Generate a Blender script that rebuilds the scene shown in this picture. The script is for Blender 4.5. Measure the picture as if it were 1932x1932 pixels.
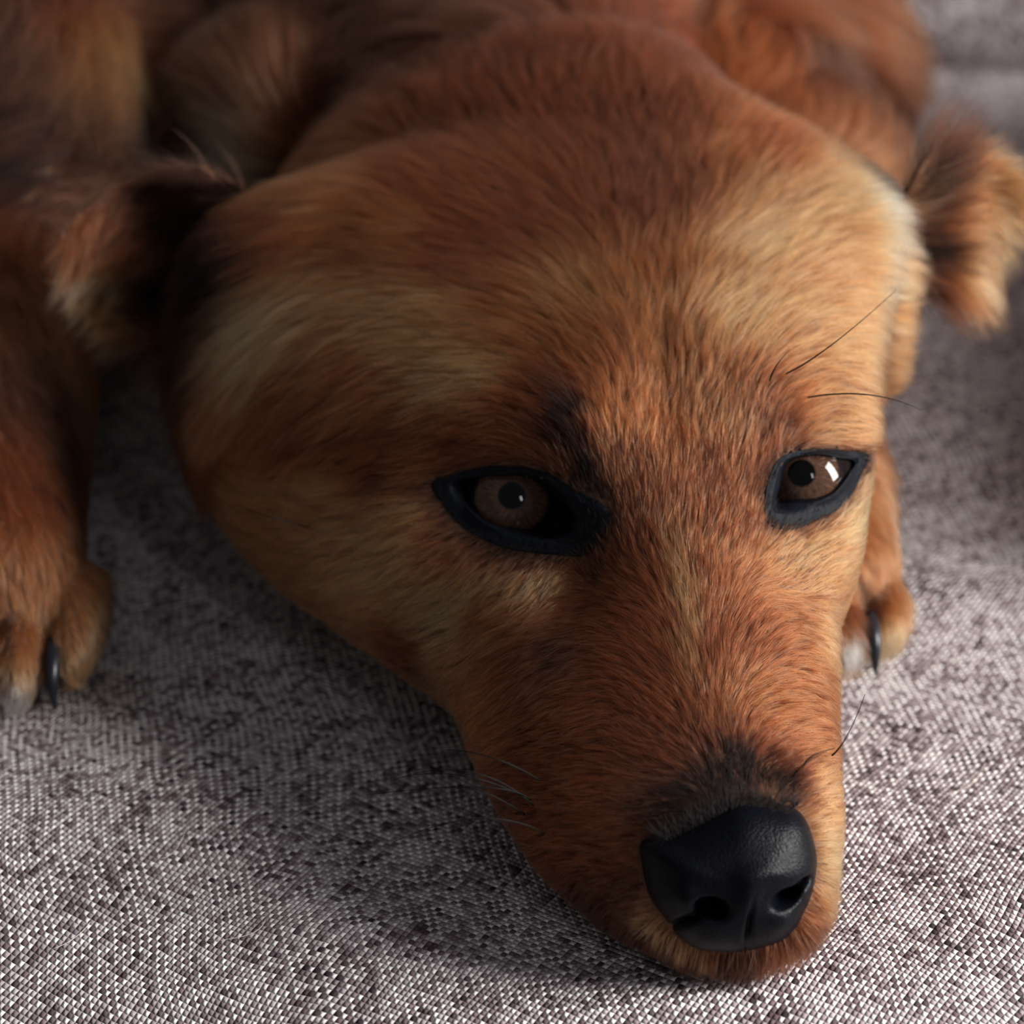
import bpy, bmesh, math
import numpy as np
from mathutils import Vector, Matrix
from mathutils.bvhtree import BVHTree
from mathutils.kdtree import KDTree

for o in list(bpy.data.objects):
    bpy.data.objects.remove(o, do_unlink=True)
scene = bpy.context.scene
COL = scene.collection
rng = np.random.default_rng(7)

# ------------------------------------------------------------------ camera
PITCH = math.radians(30.0)
DIST = 0.62
AIM = np.array([0.0, 0.0, 0.06])
FPX = 6000.0                       # focal length in pixels of the 1932 frame
FWD = np.array([0.0, math.cos(PITCH), -math.sin(PITCH)])
UPV = np.array([0.0, math.sin(PITCH), math.cos(PITCH)])
RGT = np.array([1.0, 0.0, 0.0])
CAM = AIM - FWD * DIST
cd = bpy.data.cameras.new('camera')
cam = bpy.data.objects.new('camera', cd)
COL.objects.link(cam)
cam.location = CAM
cam.rotation_euler = (math.pi / 2 - PITCH, 0, 0)
cd.sensor_width = 36.0
cd.lens = 36.0 * FPX / 1932.0
cd.clip_start = 0.01
cd.dof.use_dof = True
cd.dof.focus_distance = 0.605
cd.dof.aperture_fstop = 11.5
scene.camera = cam

# ------------------------------------------------------------------ light
world = bpy.data.worlds.new('world')
scene.world = world
world.use_nodes = True
bgn = world.node_tree.nodes['Background']
bgn.inputs['Color'].default_value = (0.95, 0.95, 1.0, 1)
bgn.inputs['Strength'].default_value = 0.13


def area(name, loc, target, sx, sy, power, color):
    l = bpy.data.lights.new(name, 'AREA')
    l.shape = 'RECTANGLE'
    l.size, l.size_y, l.energy, l.color = sx, sy, power, color
    o = bpy.data.objects.new(name, l)
    COL.objects.link(o)
    o.location = loc
    o.rotation_euler = (Vector(target) - Vector(loc)).to_track_quat('-Z', 'Y').to_euler()
    return o


area('window_light', (1.28, -0.27, 0.59), (0.03, 0.0, 0.04), 0.42, 0.8, 50.0, (1.0, 0.98, 0.96))
area('far_window_light', (0.50, -1.2, 0.95), (0.0, -0.1, 0.0), 0.12, 0.28, 1.5, (0.92, 0.95, 1.0))
scene.view_settings.view_transform = 'Standard'
scene.view_settings.look = 'None'
scene.view_settings.exposure = 0.0
scene.view_settings.gamma = 1.0
scene.view_settings.use_curve_mapping = False
scene.cycles.use_denoising = True
scene.cycles.adaptive_threshold = 0.025
scene.cycles.sample_clamp_indirect = 1.2
scene.cycles.max_bounces = 5
scene.cycles.diffuse_bounces = 3
scene.cycles.glossy_bounces = 4
scene.cycles.transmission_bounces = 5
scene.cycles.transparent_max_bounces = 6


# ------------------------------------------------------------------ helpers
def ray_dir(px, py):
    d = FWD + RGT * ((px - 966.0) / FPX) + UPV * ((966.0 - py) / FPX)
    return d / np.linalg.norm(d)


def at_y(px, py, Y):
    d = ray_dir(px, py)
    return CAM + d * ((Y - CAM[1]) / d[1])


def at_z(px, py, Z=0.0):
    d = ray_dir(px, py)
    return CAM + d * ((Z - CAM[2]) / d[2])


def project(p):
    q = np.asarray(p) - CAM
    dep = q @ FWD
    return 966.0 + FPX * (q @ RGT) / dep, 966.0 - FPX * (q @ UPV) / dep, dep


def mesh_obj(name, verts, faces, mat=None, parent=None, smooth=True):
    me = bpy.data.meshes.new(name)
    me.from_pydata([tuple(v) for v in verts], [], [tuple(f) for f in faces])
    me.update()
    if smooth:
        me.polygons.foreach_set('use_smooth', [True] * len(me.polygons))
    o = bpy.data.objects.new(name, me)
    COL.objects.link(o)
    if mat:
        me.materials.append(mat)
    if parent:
        o.parent = parent
    return o


def new_mat(name):
    m = bpy.data.materials.new(name)
    m.use_nodes = True
    nt = m.node_tree
    nt.nodes.clear()
    out = nt.nodes.new('ShaderNodeOutputMaterial')
    return m, nt, out


def principled(name, color, rough=0.5, spec=0.5, coat=0.0):
    m, nt, out = new_mat(name)
    b = nt.nodes.new('ShaderNodeBsdfPrincipled')
    b.inputs['Base Color'].default_value = (*color, 1)
    b.inputs['Roughness'].default_value = rough
    b.inputs['Specular IOR Level'].default_value = spec
    b.inputs['Coat Weight'].default_value = coat
    b.inputs['Coat Roughness'].default_value = 0.03
    nt.links.new(b.outputs[0], out.inputs[0])
    return m, nt, b


def M(nt, op, a, b=None, c=None):
    n = nt.nodes.new('ShaderNodeMath')
    n.operation = op
    for i, v in enumerate((a, b, c)):
        if v is None:
            continue
        if isinstance(v, (int, float)):
            n.inputs[i].default_value = v
        else:
            nt.links.new(v, n.inputs[i])
    return n.outputs[0]


def ramp(nt, fac, stops):
    r = nt.nodes.new('ShaderNodeValToRGB')
    e = r.color_ramp.elements
    while len(e) < len(stops):
        e.new(0.5)
    for el, (p, c) in zip(e, stops):
        el.position = p
        el.color = (*c, 1)
    nt.links.new(fac, r.inputs[0])
    return r.outputs[0]


def mixc(nt, fac, a, b):
    n = nt.nodes.new('ShaderNodeMix')
    n.data_type = 'RGBA'
    for s, v in ((0, fac), (6, a), (7, b)):
        if isinstance(v, (int, float)):
            n.inputs[s].default_value = v
        elif isinstance(v, tuple):
            n.inputs[s].default_value = (*v, 1)
        else:
            nt.links.new(v, n.inputs[s])
    return n.outputs[2]


# ------------------------------------------------------------------ woven upholstery
def weave_material():
    m, nt, b = principled('woven_upholstery', (0.3, 0.25, 0.24), 0.85, 0.25)
    tc = nt.nodes.new('ShaderNodeTexCoord')
    mp = nt.nodes.new('ShaderNodeMapping')
    mp.inputs['Rotation'].default_value = (0, 0, math.radians(-57))
    nt.links.new(tc.outputs['Object'], mp.inputs['Vector'])
    # a little wander of the threads
    nz = nt.nodes.new('ShaderNodeTexNoise')
    nz.inputs['Scale'].default_value = 14.0
    nz.inputs['Detail'].default_value = 2.0
    nt.links.new(mp.outputs[0], nz.inputs['Vector'])
    vm = nt.nodes.new('ShaderNodeVectorMath')
    vm.operation = 'MULTIPLY_ADD'
    nt.links.new(nz.outputs['Color'], vm.inputs[0])
    vm.inputs[1].default_value = (0.012, 0.012, 0)
    nt.links.new(mp.outputs[0], vm.inputs[2])
    sep = nt.nodes.new('ShaderNodeSeparateXYZ')
    nt.links.new(vm.outputs[0], sep.inputs[0])
    u = M(nt, 'MULTIPLY', sep.outputs[0], 1 / 0.00122)
    v = M(nt, 'MULTIPLY', sep.outputs[1], 1 / 0.00112)
    iu, iv = M(nt, 'FLOOR', u), M(nt, 'FLOOR', v)
    fu, fv = M(nt, 'FRACT', u), M(nt, 'FRACT', v)
    par = M(nt, 'FLOORED_MODULO', M(nt, 'ADD', iu, iv), 2.0)

    def prof(f, p):
        s = M(nt, 'SINE', M(nt, 'MULTIPLY', f, math.pi))
        return M(nt, 'POWER', M(nt, 'MAXIMUM', s, 0.0001), p)
    hA = M(nt, 'MULTIPLY', prof(fv, 0.55), prof(fu, 0.45))
    hB = M(nt, 'MULTIPLY', M(nt, 'MULTIPLY', prof(fu, 0.55), prof(fv, 0.45)), 0.62)
    h = M(nt, 'ADD', M(nt, 'MULTIPLY', hA, M(nt, 'SUBTRACT', 1.0, par)), M(nt, 'MULTIPLY', hB, par))
    cb = nt.nodes.new('ShaderNodeCombineXYZ')
    nt.links.new(iu, cb.inputs[0]); nt.links.new(iv, cb.inputs[1])
    wn = nt.nodes.new('ShaderNodeTexWhiteNoise')
    wn.noise_dimensions = '3D'
    nt.links.new(cb.outputs[0], wn.inputs['Vector'])
    # slub yarn: colour drifts along each thread
    def yarn(a, bb, seed):
        c2 = nt.nodes.new('ShaderNodeCombineXYZ')
        nt.links.new(M(nt, 'MULTIPLY', a, 0.16), c2.inputs[0])
        nt.links.new(M(nt, 'MULTIPLY', bb, 7.31), c2.inputs[1])
        c2.inputs[2].default_value = seed
        n2 = nt.nodes.new('ShaderNodeTexNoise')
        n2.inputs['Scale'].default_value = 1.0
        n2.inputs['Detail'].default_value = 1.0
        nt.links.new(c2.outputs[0], n2.inputs['Vector'])
        return n2.outputs['Fac']
    big = nt.nodes.new('ShaderNodeTexNoise')
    big.inputs['Scale'].default_value = 75.0
    big.inputs['Detail'].default_value = 2.0
    nt.links.new(mp.outputs[0], big.inputs['Vector'])
    bigs = M(nt, 'MULTIPLY', M(nt, 'SUBTRACT', big.outputs['Fac'], 0.5), 0.7)
    fA = M(nt, 'ADD', M(nt, 'ADD', M(nt, 'MULTIPLY', wn.outputs['Value'], 0.75), bigs),
           M(nt, 'MULTIPLY', M(nt, 'SUBTRACT', yarn(u, iv, 3.0), 0.37), 1.3))
    fB = M(nt, 'ADD', M(nt, 'ADD', M(nt, 'MULTIPLY', wn.outputs['Value'], 0.8), bigs),
           M(nt, 'MULTIPLY', M(nt, 'SUBTRACT', yarn(v, iu, 9.0), 0.37), 1.3))
    cA = ramp(nt, fA, [(0.0, (0.08, 0.05, 0.055)), (0.3, (0.34, 0.28, 0.29)), (0.55, (0.72, 0.66, 0.66)),
                       (1.0, (0.95, 0.91, 0.89))])
    cB = ramp(nt, fB, [(0.0, (0.03, 0.018, 0.022)), (0.45, (0.21, 0.15, 0.16)), (1.0, (0.55, 0.48, 0.49))])
    colr = mixc(nt, par, cA, cB)
    nt.links.new(colr, b.inputs['Base Color'])
    bp = nt.nodes.new('ShaderNodeBump')
    bp.inputs['Strength'].default_value = 1.0
    bp.inputs['Distance'].default_value = 0.0007
    nt.links.new(h, bp.inputs['Height'])
    nt.links.new(bp.outputs[0], b.inputs['Normal'])
    return m


WEAVE = weave_material()


def cushion(name, x0, x1, y0, y1, z0, z1, r, parent, fn=None, nx=120, ny=120):
    """closed padded block with rounded edges; fn(x, y) lifts or dents its top"""
    bm = bmesh.new()
    bmesh.ops.create_cube(bm, size=1.0)
    for v in bm.verts:
        v.co = Vector(((x0 + x1) / 2 + v.co.x * (x1 - x0), (y0 + y1) / 2 + v.co.y * (y1 - y0),
                       (z0 + z1) / 2 + v.co.z * (z1 - z0)))
    bmesh.ops.bevel(bm, geom=bm.edges[:], offset=r, segments=5, profile=0.5, affect='EDGES')
    bmesh.ops.subdivide_edges(bm, edges=[e for e in bm.edges if e.calc_length() > 0.15], cuts=60, use_grid_fill=True)
    if fn:
        for v in bm.verts:
            if v.co.z > (z0 + z1) / 2:
                v.co.z += fn(v.co.x, v.co.y)
    me = bpy.data.meshes.new(name)
    bm.to_mesh(me); bm.free()
    me.polygons.foreach_set('use_smooth', [True] * len(me.polygons))
    me.materials.append(WEAVE)
    o = bpy.data.objects.new(name, me)
    COL.objects.link(o)
    o.parent = parent
    return o


def g2(x, y, cx, cy, sx, sy):
    return math.exp(-((x - cx) / sx) ** 2 - ((y - cy) / sy) ** 2)


def seat_shape(x, y):
    z = -0.004 * g2(x, y, 0.03, 0.02, 0.09, 0.10)
    z += 0.0015 * math.sin(x * 31 + y * 17) * 0.5
    z += -0.004 * g2(x, y, -0.11, 0.05, 0.05, 0.05)
    t = min(1.0, max(0.0, -x / 0.08)); u = min(1.0, max(0.0, (x - 0.05) / 0.05))
    y0 = -0.055 + 0.05 * t * t * (3 - 2 * t) + 0.03 * u
    dd = max(0.0, y0 - y)
    z -= min(3.2 * dd * dd, 0.02 + 0.8 * dd)
    return z


sofa = bpy.data.objects.new('sofa', None)
COL.objects.link(sofa)
sofa['label'] = 'grey-brown sofa in coarse woven fabric that the dog lies on'
sofa['category'] = 'sofa'
cushion('seat_cushion', -0.75, 0.75, -0.42, 0.44, -0.16, 0.0, 0.03, sofa, seat_shape)
cushion('unseen_shade_arm', 0.20, 0.38, 0.040, 0.29, -0.02, 0.094, 0.035, sofa)  # out-of-view arm, added and cut short to shade the seat at right
bk = cushion('back_cushion', -0.75, 0.75, 0.0, 0.16, 0.0, 0.45, 0.05, sofa)
bk.location = (0, 0.375, -0.01)
bk.rotation_euler = (math.radians(-14), 0, math.radians(-7))

# ------------------------------------------------------------------ the dog's body
# stations of the head from the muzzle tip to the nape, in cm:
#  Y, ridge X, ridge Z, left X, left Z, right X, right Z, bottom Z, exponent left, exponent right
ST = np.array([
    [-6.95, 4.05, 2.2, 2.7, 1.1, 5.35, 1.1, 0.3, 2.0, 2.0],
    [-6.5, 4.05, 2.9, 2.0, 1.1, 5.75, 1.1, 0.05, 2.0, 2.0],
    [-5.5, 4.0, 3.65, 0.9, 1.4, 6.0, 1.4, -0.05, 2.1, 2.1],
    [-4.0, 3.65, 4.3, -0.1, 1.9, 6.15, 1.9, -0.1, 2.0, 2.1],
    [-2.5, 3.4, 4.9, -0.7, 2.3, 6.25, 2.6, -0.1, 1.8, 2.1],
    [-1.0, 3.2, 5.6, -1.2, 2.7, 6.3, 3.4, -0.1, 1.6, 2.0],
    [0.0, 3.06, 6.15, -1.8, 2.8, 6.45, 4.2, -0.1, 1.6, 1.9],
    [1.0, 3.0, 6.8, -2.7, 3.0, 6.9, 5.0, -0.1, 1.6, 1.8],
    [2.5, 2.95, 7.7, -4.0, 3.1, 7.25, 5.9, -0.1, 1.9, 2.0],
    [4.5, 2.9, 8.4, -5.7, 3.6, 7.4, 6.6, -0.1, 2.2, 2.3],
    [7.0, 2.75, 8.9, -6.8, 4.2, 7.9, 7.0, -0.1, 2.4, 3.0],
    [9.0, 2.6, 9.2, -6.8, 6.0, 8.3, 7.5, 0.0, 2.9, 3.8],
    [11.0, 2.35, 9.4, -5.6, 5.6, 7.8, 7.0, 0.2, 2.2, 3.0],
    [13.0, 2.1, 9.8, -5.5, 5.2, 6.6, 6.2, 0.5, 2.1, 2.2],
    [15.0, 1.9, 9.9, -5.0, 5.0, 5.8, 5.6, 0.8, 2.0, 2.0],
    [18.0, 1.5, 8.0, -4.5, 4.8, 5.2, 5.0, 1.5, 2.0, 2.0],
    [21.0, 1.0, 6.5, -3.0, 4.5, 4.0, 4.5, 2.5, 2.0, 2.0],
])


def catmull(xs, ys, x):
    """C1 interpolation of rows ys at xs"""
    out = np.zeros((len(x), ys.shape[1]))
    d = np.gradient(ys, xs, axis=0)
    k = np.clip(np.searchsorted(xs, x) - 1, 0, len(xs) - 2)
    h = (xs[k + 1] - xs[k])[:, None]
    t = ((x - xs[k]) / (xs[k + 1] - xs[k]))[:, None]
    return ((2 * t**3 - 3 * t**2 + 1) * ys[k] + (t**3 - 2 * t**2 + t) * h * d[k]
            + (-2 * t**3 + 3 * t**2) * ys[k + 1] + (t**3 - t**2) * h * d[k + 1])


def head_mesh():
    NY, NT = 220, 180
    Ys = np.linspace(ST[0, 0], ST[-1, 0], NY)
    P = catmull(ST[:, 0], ST[:, 1:], Ys)
    verts = []
    for Y, (rx, rz, lx, lz, qx, qz, bz, nl, nr) in zip(Ys, P):
        th = np.linspace(0, 2 * math.pi, NT, endpoint=False)
        c, s = np.cos(th), np.sin(th)
        right = c >= 0
        n = np.where(right, nr, nl)
        ex = 2.0 / n
        X = np.where(right, rx + (qx - rx) * np.abs(c) ** ex, rx - (rx - lx) * np.abs(c) ** ex)
        ez = np.where(right, qz, lz)
        Z = np.where(s >= 0, ez + (rz - ez) * np.abs(s) ** ex, ez - (ez - bz) * np.abs(s) ** 0.85)
        verts.append(np.stack([X, np.full(NT, Y), Z], 1))
    V = np.concatenate(verts)
    faces = []
    for i in range(NY - 1):
        for j in range(NT):
            k = (j + 1) % NT
            faces.append((i * NT + j, i * NT + k, (i + 1) * NT + k, (i + 1) * NT + j))
    # caps
    for ring, rev, dy in ((0, True, -0.35), (NY - 1, False, 0.5)):
        c = V[ring * NT:(ring + 1) * NT].mean(0) + np.array([0, dy, 0])
        V = np.vstack([V, c])
        ci = len(V) - 1
        for j in range(NT):
            k = (j + 1) % NT
            a, b = ring * NT + j, ring * NT + k
            faces.append((ci, b, a) if not rev else (ci, a, b))
    V = V * 0.01
    return V, faces


def bump(V, c, r, vec):
    d2 = (((V - np.array(c)) / np.array(r)) ** 2).sum(1)
    return V + np.exp(-d2)[:, None] * np.array(vec)


HV, HF = head_mesh()
# stop, brows, cheek bones, eye hollows, muzzle whisker pads
cm = 0.01
HV = bump(HV, at_y(1110, 800, .022), (.012, .014, .010), (0, -.0015, .0030))
HV = bump(HV, at_y(1440, 790, .026), (.011, .014, .010), (0, -.0015, .0030))
HV = bump(HV, at_y(960, 800, .030), (.016, .014, .010), (0, -.002, .0030))
HV = bump(HV, at_y(1570, 790, .030), (.012, .014, .010), (0, -.001, .0020))
HV = bump(HV, at_y(960, 950, .015), (.013, .012, .010), (0, .003, -.0045))
HV = bump(HV, at_y(1530, 920, .018), (.012, .012, .010), (0, .003, -.0035))
HV = bump(HV, at_y(1090, 1090, .0), (.009, .016, .011), (.001, .002, -.0040))
HV = bump(HV, at_y(1470, 1060, .0), (.008, .014, .010), (0, .002, -.0030))
HV = bump(HV, at_y(1250, 700, .03), (.004, .03, .012), (0, .0, -.0014))
HV = bump(HV, at_y(800, 1100, .02), (.016, .02, .012), (-.001, -.003, .0020))
HV = bump(HV, at_y(1080, 1560, -.05), (.012, .014, .010), (-.002, -.001, .0020))
HV = bump(HV, at_y(1560, 1520, -.05), (.008, .014, .010), (.0015, -.001, .0015))

pieces = [(HV, HF)]


def ellipsoid(c, r, rot=(0, 0, 0), seg=32):
    bm = bmesh.new()
    bmesh.ops.create_uvsphere(bm, u_segments=seg, v_segments=seg // 2, radius=1.0)
    R = Matrix.Rotation(rot[2], 3, 'Z') @ Matrix.Rotation(rot[1], 3, 'Y') @ Matrix.Rotation(rot[0], 3, 'X')
    V = np.array([tuple(R @ Vector((v.co.x * r[0], v.co.y * r[1], v.co.z * r[2]))) for v in bm.verts]) + np.array(c)
    F = [tuple(v.index for v in f.verts) for f in bm.faces]
    bm.free()
    return V, F


def chain(pts):
    """pts: (x, y, z, r) joined by tapering round limbs: dense spheres that the remesh fuses"""
    for a, b in zip(pts[:-1], pts[1:]):
        a, b = np.array(a), np.array(b)
        L = np.linalg.norm((b - a)[:3])
        n = max(2, int(L / (0.18 * min(a[3], b[3]))))
        for i in range(n + 1):
            p = a + (b - a) * i / n
            pieces.append(ellipsoid(p[:3], (p[3],) * 3, seg=20))


# neck, chest, back and shoulders behind the head
chain([(0.012, 0.13, 0.047, 0.044), (-0.005, 0.22, 0.040, 0.060), (-0.03, 0.30, 0.05, 0.075)])
pieces.append(ellipsoid((-0.07, 0.43, 0.045), (0.19, 0.20, 0.095)))
pieces.append(ellipsoid((-0.052, 0.195, 0.058), (0.026, 0.026, 0.022)))      # shoulder lumps seen over the crown
pieces.append(ellipsoid((0.070, 0.184, 0.046), (0.026, 0.030, 0.022)))
pieces.append(ellipsoid((-0.13, 0.25, 0.045), (0.075, 0.07, 0.05)))
pieces.append(ellipsoid((0.052, 0.27, 0.035), (0.052, 0.06, 0.045)))
# forelegs
chain([(-0.135, 0.22, 0.050, 0.050), (-0.128, 0.12, 0.034, 0.030), (-0.1165, 0.070, 0.025, 0.0225),
       (-0.1125, 0.048, 0.018, 0.0195), (-0.1085, 0.041, 0.0135, 0.0150)])
chain([(0.050, 0.22, 0.040, 0.040), (0.058, 0.12, 0.026, 0.022), (0.0655, 0.078, 0.020, 0.0175),
       (0.0685, 0.056, 0.015, 0.0145)])
for tx, ty in ((-0.0930, 0.041), (-0.1035, 0.031), (-0.1140, 0.028), (-0.1260, 0.036)):
    pieces.append(ellipsoid((tx, ty, 0.010), (0.0054, 0.0190, 0.0100)))
for tx, ty in ((0.0795, 0.050), (0.0700, 0.043), (0.0595, 0.043), (0.0510, 0.049)):
    pieces.append(ellipsoid((tx, ty, 0.0085), (0.0054, 0.0130, 0.0080)))


def ear(c, across, up, face, a, b, depth, base_side):
    """cupped ear flap: a bowl of semi-axes a, b that opens along `face`"""
    ax = np.array(across) / np.linalg.norm(across)
    fc = np.array(face, float)
    fc = fc - ax * (fc @ ax)
    fc /= np.linalg.norm(fc)
    uu = np.cross(fc, ax)
    if np.dot(uu, up) < 0:
        uu = -uu
    N, R = 64, 18
    V, F = [], []
    for side in (0, 1):
        for i in range(R + 1):
            r = i / R
            for j in range(N):
                t = 2 * math.pi * j / N
                x, y = math.cos(t) * r, math.sin(t) * r
                y2 = y * (1.0 - 0.22 * x)
                w = depth * (r ** 2.2 - 0.55) + 0.004 * math.sin(3 * t + 1) * r * r
                th = 0.0022 * (1 - 0.55 * r)
                p = np.array(c) + ax * x * a + uu * y2 * b + fc * (w + (th if side else -th) * (1 if r < 1 else 0))
                V.append(p)
    n1 = (R + 1) * N
    for s in (0, 1):
        for i in range(R):
            for j in range(N):
                k = (j + 1) % N
                q = (s * n1 + i * N + j, s * n1 + i * N + k, s * n1 + (i + 1) * N + k, s * n1 + (i + 1) * N + j)
                F.append(q if s else q[::-1])
    for j in range(N):
        k = (j + 1) % N
        F.append((R * N + j, R * N + k, n1 + R * N + k, n1 + R * N + j))
    return np.array(V), F


EAR_L = at_y(310, 490, 0.098)
EAR_R = at_y(1810, 415, 0.098)
pieces.append(ear(EAR_L, (-1, -0.1, 0.0), (0, .4, 1), (0.25, -0.85, 0.5), 0.0240, 0.0210, 0.015, 1))
pieces.append(ear(EAR_R, (0.82, 0.55, -0.1), (0, .4, 1), (0.6, -0.72, 0.35), 0.0190, 0.0185, 0.003, -1))

pieces.append(ellipsoid(at_y(1660, 590, 0.082), (0.0055, 0.014, 0.019)))

allV, allF, off = [], [], 0
for V, F in pieces:
    allV.append(V)
    allF += [tuple(i + off for i in f) for f in F]
    off += len(V)
tmp = mesh_obj('tmp_body', np.concatenate(allV), allF)
md = tmp.modifiers.new('r', 'REMESH')
md.mode = 'VOXEL'
md.voxel_size = 0.0016
ms = tmp.modifiers.new('s', 'SMOOTH')
ms.iterations = 4
ms.factor = 0.5
dg = bpy.context.evaluated_depsgraph_get()
body_me = bpy.data.meshes.new_from_object(tmp.evaluated_get(dg))
bpy.data.objects.remove(tmp, do_unlink=True)
body_me.name = 'body'

dog = bpy.data.objects.new('dog', None)
COL.objects.link(dog)
dog['label'] = 'tan and brown dog lying with its chin flat on the woven sofa'
dog['category'] = 'dog'

BV = np.empty(len(body_me.vertices) * 3)
body_me.vertices.foreach_get('co', BV)
BV = BV.reshape(-1, 3)


def bvh_now():
    return BVHTree.FromPolygons([tuple(v) for v in BV], [tuple(p.vertices) for p in body_me.polygons])


BVH = bvh_now()
O = Vector(CAM)


def hit(px, py, tree=None):
    h, n, i, d = (tree or BVH).ray_cast(O, Vector(ray_dir(px, py)))
    return (np.array(h), np.array(n)) if h is not None else (None, None)


# ------------------------------------------------------------------ eyes
EYES = [
    dict(iris=(957, 943), ap=[(1062, 1001), (1048, 963), (1036, 930), (1018, 909), (983, 897), (948, 897), (913, 899),
                              (880, 912), (878, 935), (890, 958), (913, 979), (948, 993), (983, 998), (1030, 1001)],
         out=[(1150, 985), (1135, 950), (1088, 925), (1035, 893), (985, 880), (948, 878), (905, 882),
              (818, 908), (838, 955), (880, 1000), (935, 1028), (980, 1040), (1040, 1046), (1110, 1046)]),
    dict(iris=(1528, 900), ap=[(1468, 943), (1472, 918), (1480, 880), (1506, 863), (1547, 858), (1577, 864), (1608, 872),
                               (1600, 894), (1580, 920), (1560, 934), (1527, 942), (1496, 942)],
         out=[(1445, 985), (1445, 920), (1468, 868), (1510, 850), (1550, 846), (1590, 850), (1634, 857),
              (1624, 895), (1604, 935), (1575, 965), (1532, 985), (1492, 1000)]),
]


def loop_resample(pts, n):
    pts = np.array(pts, float)
    q = np.vstack([pts, pts[:1]])
    k = len(pts)
    ts = np.linspace(0, k, n, endpoint=False)
    out = []
    for t in ts:
        i = int(t); f = t - i
        p0, p1, p2, p3 = pts[(i - 1) % k], pts[i % k], pts[(i + 1) % k], pts[(i + 2) % k]
        out.append(0.5 * ((2 * p1) + (-p0 + p2) * f + (2 * p0 - 5 * p1 + 4 * p2 - p3) * f * f
                          + (-p0 + 3 * p1 - 3 * p2 + p3) * f ** 3))
    return np.array(out)


def in_poly(x, y, poly):
    inside = np.zeros(len(x), bool)
    n = len(poly)
    for i in range(n):
        x0, y0 = poly[i]
        x1, y1 = poly[(i + 1) % n]
        c = ((y0 > y) != (y1 > y)) & (x < (x1 - x0) * (y - y0) / (y1 - y0 + 1e-12) + x0)
        inside ^= c
    return inside


ER = 0.0102
skin_mat, snt, sb = principled('black_eyelid_skin', (0.004, 0.005, 0.008), 0.6, 0.11)
sn = snt.nodes.new('ShaderNodeTexNoise'); sn.inputs['Scale'].default_value = 900
stc = snt.nodes.new('ShaderNodeTexCoord'); snt.links.new(stc.outputs['Object'], sn.inputs['Vector'])
sbp = snt.nodes.new('ShaderNodeBump'); sbp.inputs['Distance'].default_value = 0.0003; sbp.inputs['Strength'].default_value = 0.8
snt.links.new(sn.outputs['Fac'], sbp.inputs['Height']); snt.links.new(sbp.outputs[0], sb.inputs['Normal'])

tear_mat, _, tb = principled('wet_black_lid_rim', (0.004, 0.004, 0.006), 0.15, 0.4)


def sphere_hit(c, r, d):
    oc = CAM - c
    b = oc @ d
    disc = b * b - (oc @ oc - r * r)
    if disc < 0:
        return CAM + d * (-b)            # grazing: nearest point
    return CAM + d * (-b - math.sqrt(disc))


def eye_material():
    m, nt, b = principled('dark_brown_dog_eye', (0.02, 0.01, 0.005), 0.5, 0.0, 0.55)
    tc = nt.nodes.new('ShaderNodeTexCoord')
    sep = nt.nodes.new('ShaderNodeSeparateXYZ')
    nt.links.new(tc.outputs['Object'], sep.inputs[0])
    rr = M(nt, 'SQRT', M(nt, 'ADD', M(nt, 'POWER', sep.outputs[0], 2.0), M(nt, 'POWER', sep.outputs[1], 2.0)))
    rn = M(nt, 'DIVIDE', rr, ER)
    ang = M(nt, 'ARCTAN2', sep.outputs[1], sep.outputs[0])
    cb = nt.nodes.new('ShaderNodeCombineXYZ')
    nt.links.new(M(nt, 'MULTIPLY', ang, 6.0), cb.inputs[0]); nt.links.new(M(nt, 'MULTIPLY', rn, 3.0), cb.inputs[1])
    nz = nt.nodes.new('ShaderNodeTexNoise'); nz.inputs['Scale'].default_value = 2.0; nz.inputs['Detail'].default_value = 4
    nt.links.new(cb.outputs[0], nz.inputs['Vector'])
    iris = ramp(nt, nz.outputs['Fac'], [(0.3, (0.028, 0.014, 0.009)), (0.7, (0.095, 0.050, 0.033))])
    pup = nt.nodes.new('ShaderNodeMapRange')
    pup.interpolation_type = 'SMOOTHSTEP'
    nt.links.new(rn, pup.inputs[0]); pup.inputs[1].default_value = 0.24; pup.inputs[2].default_value = 0.30
    c1 = mixc(nt, pup.outputs[0], (0.001, 0.001, 0.001), iris)
    lim = nt.nodes.new('ShaderNodeMapRange')
    lim.interpolation_type = 'SMOOTHSTEP'
    nt.links.new(rn, lim.inputs[0]); lim.inputs[1].default_value = 0.66; lim.inputs[2].default_value = 0.76
    c2 = mixc(nt, lim.outputs[0], c1, (0.008, 0.006, 0.006))
    nt.links.new(c2, b.inputs['Base Color'])
    return m


EYE_MAT = eye_material()
cornea_mat, cnt, cbn = principled('clear_cornea', (1, 1, 1), 0.0, 0.5)
cbn.inputs['Transmission Weight'].default_value = 1.0
cbn.inputs['IOR'].default_value = 1.33

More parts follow.
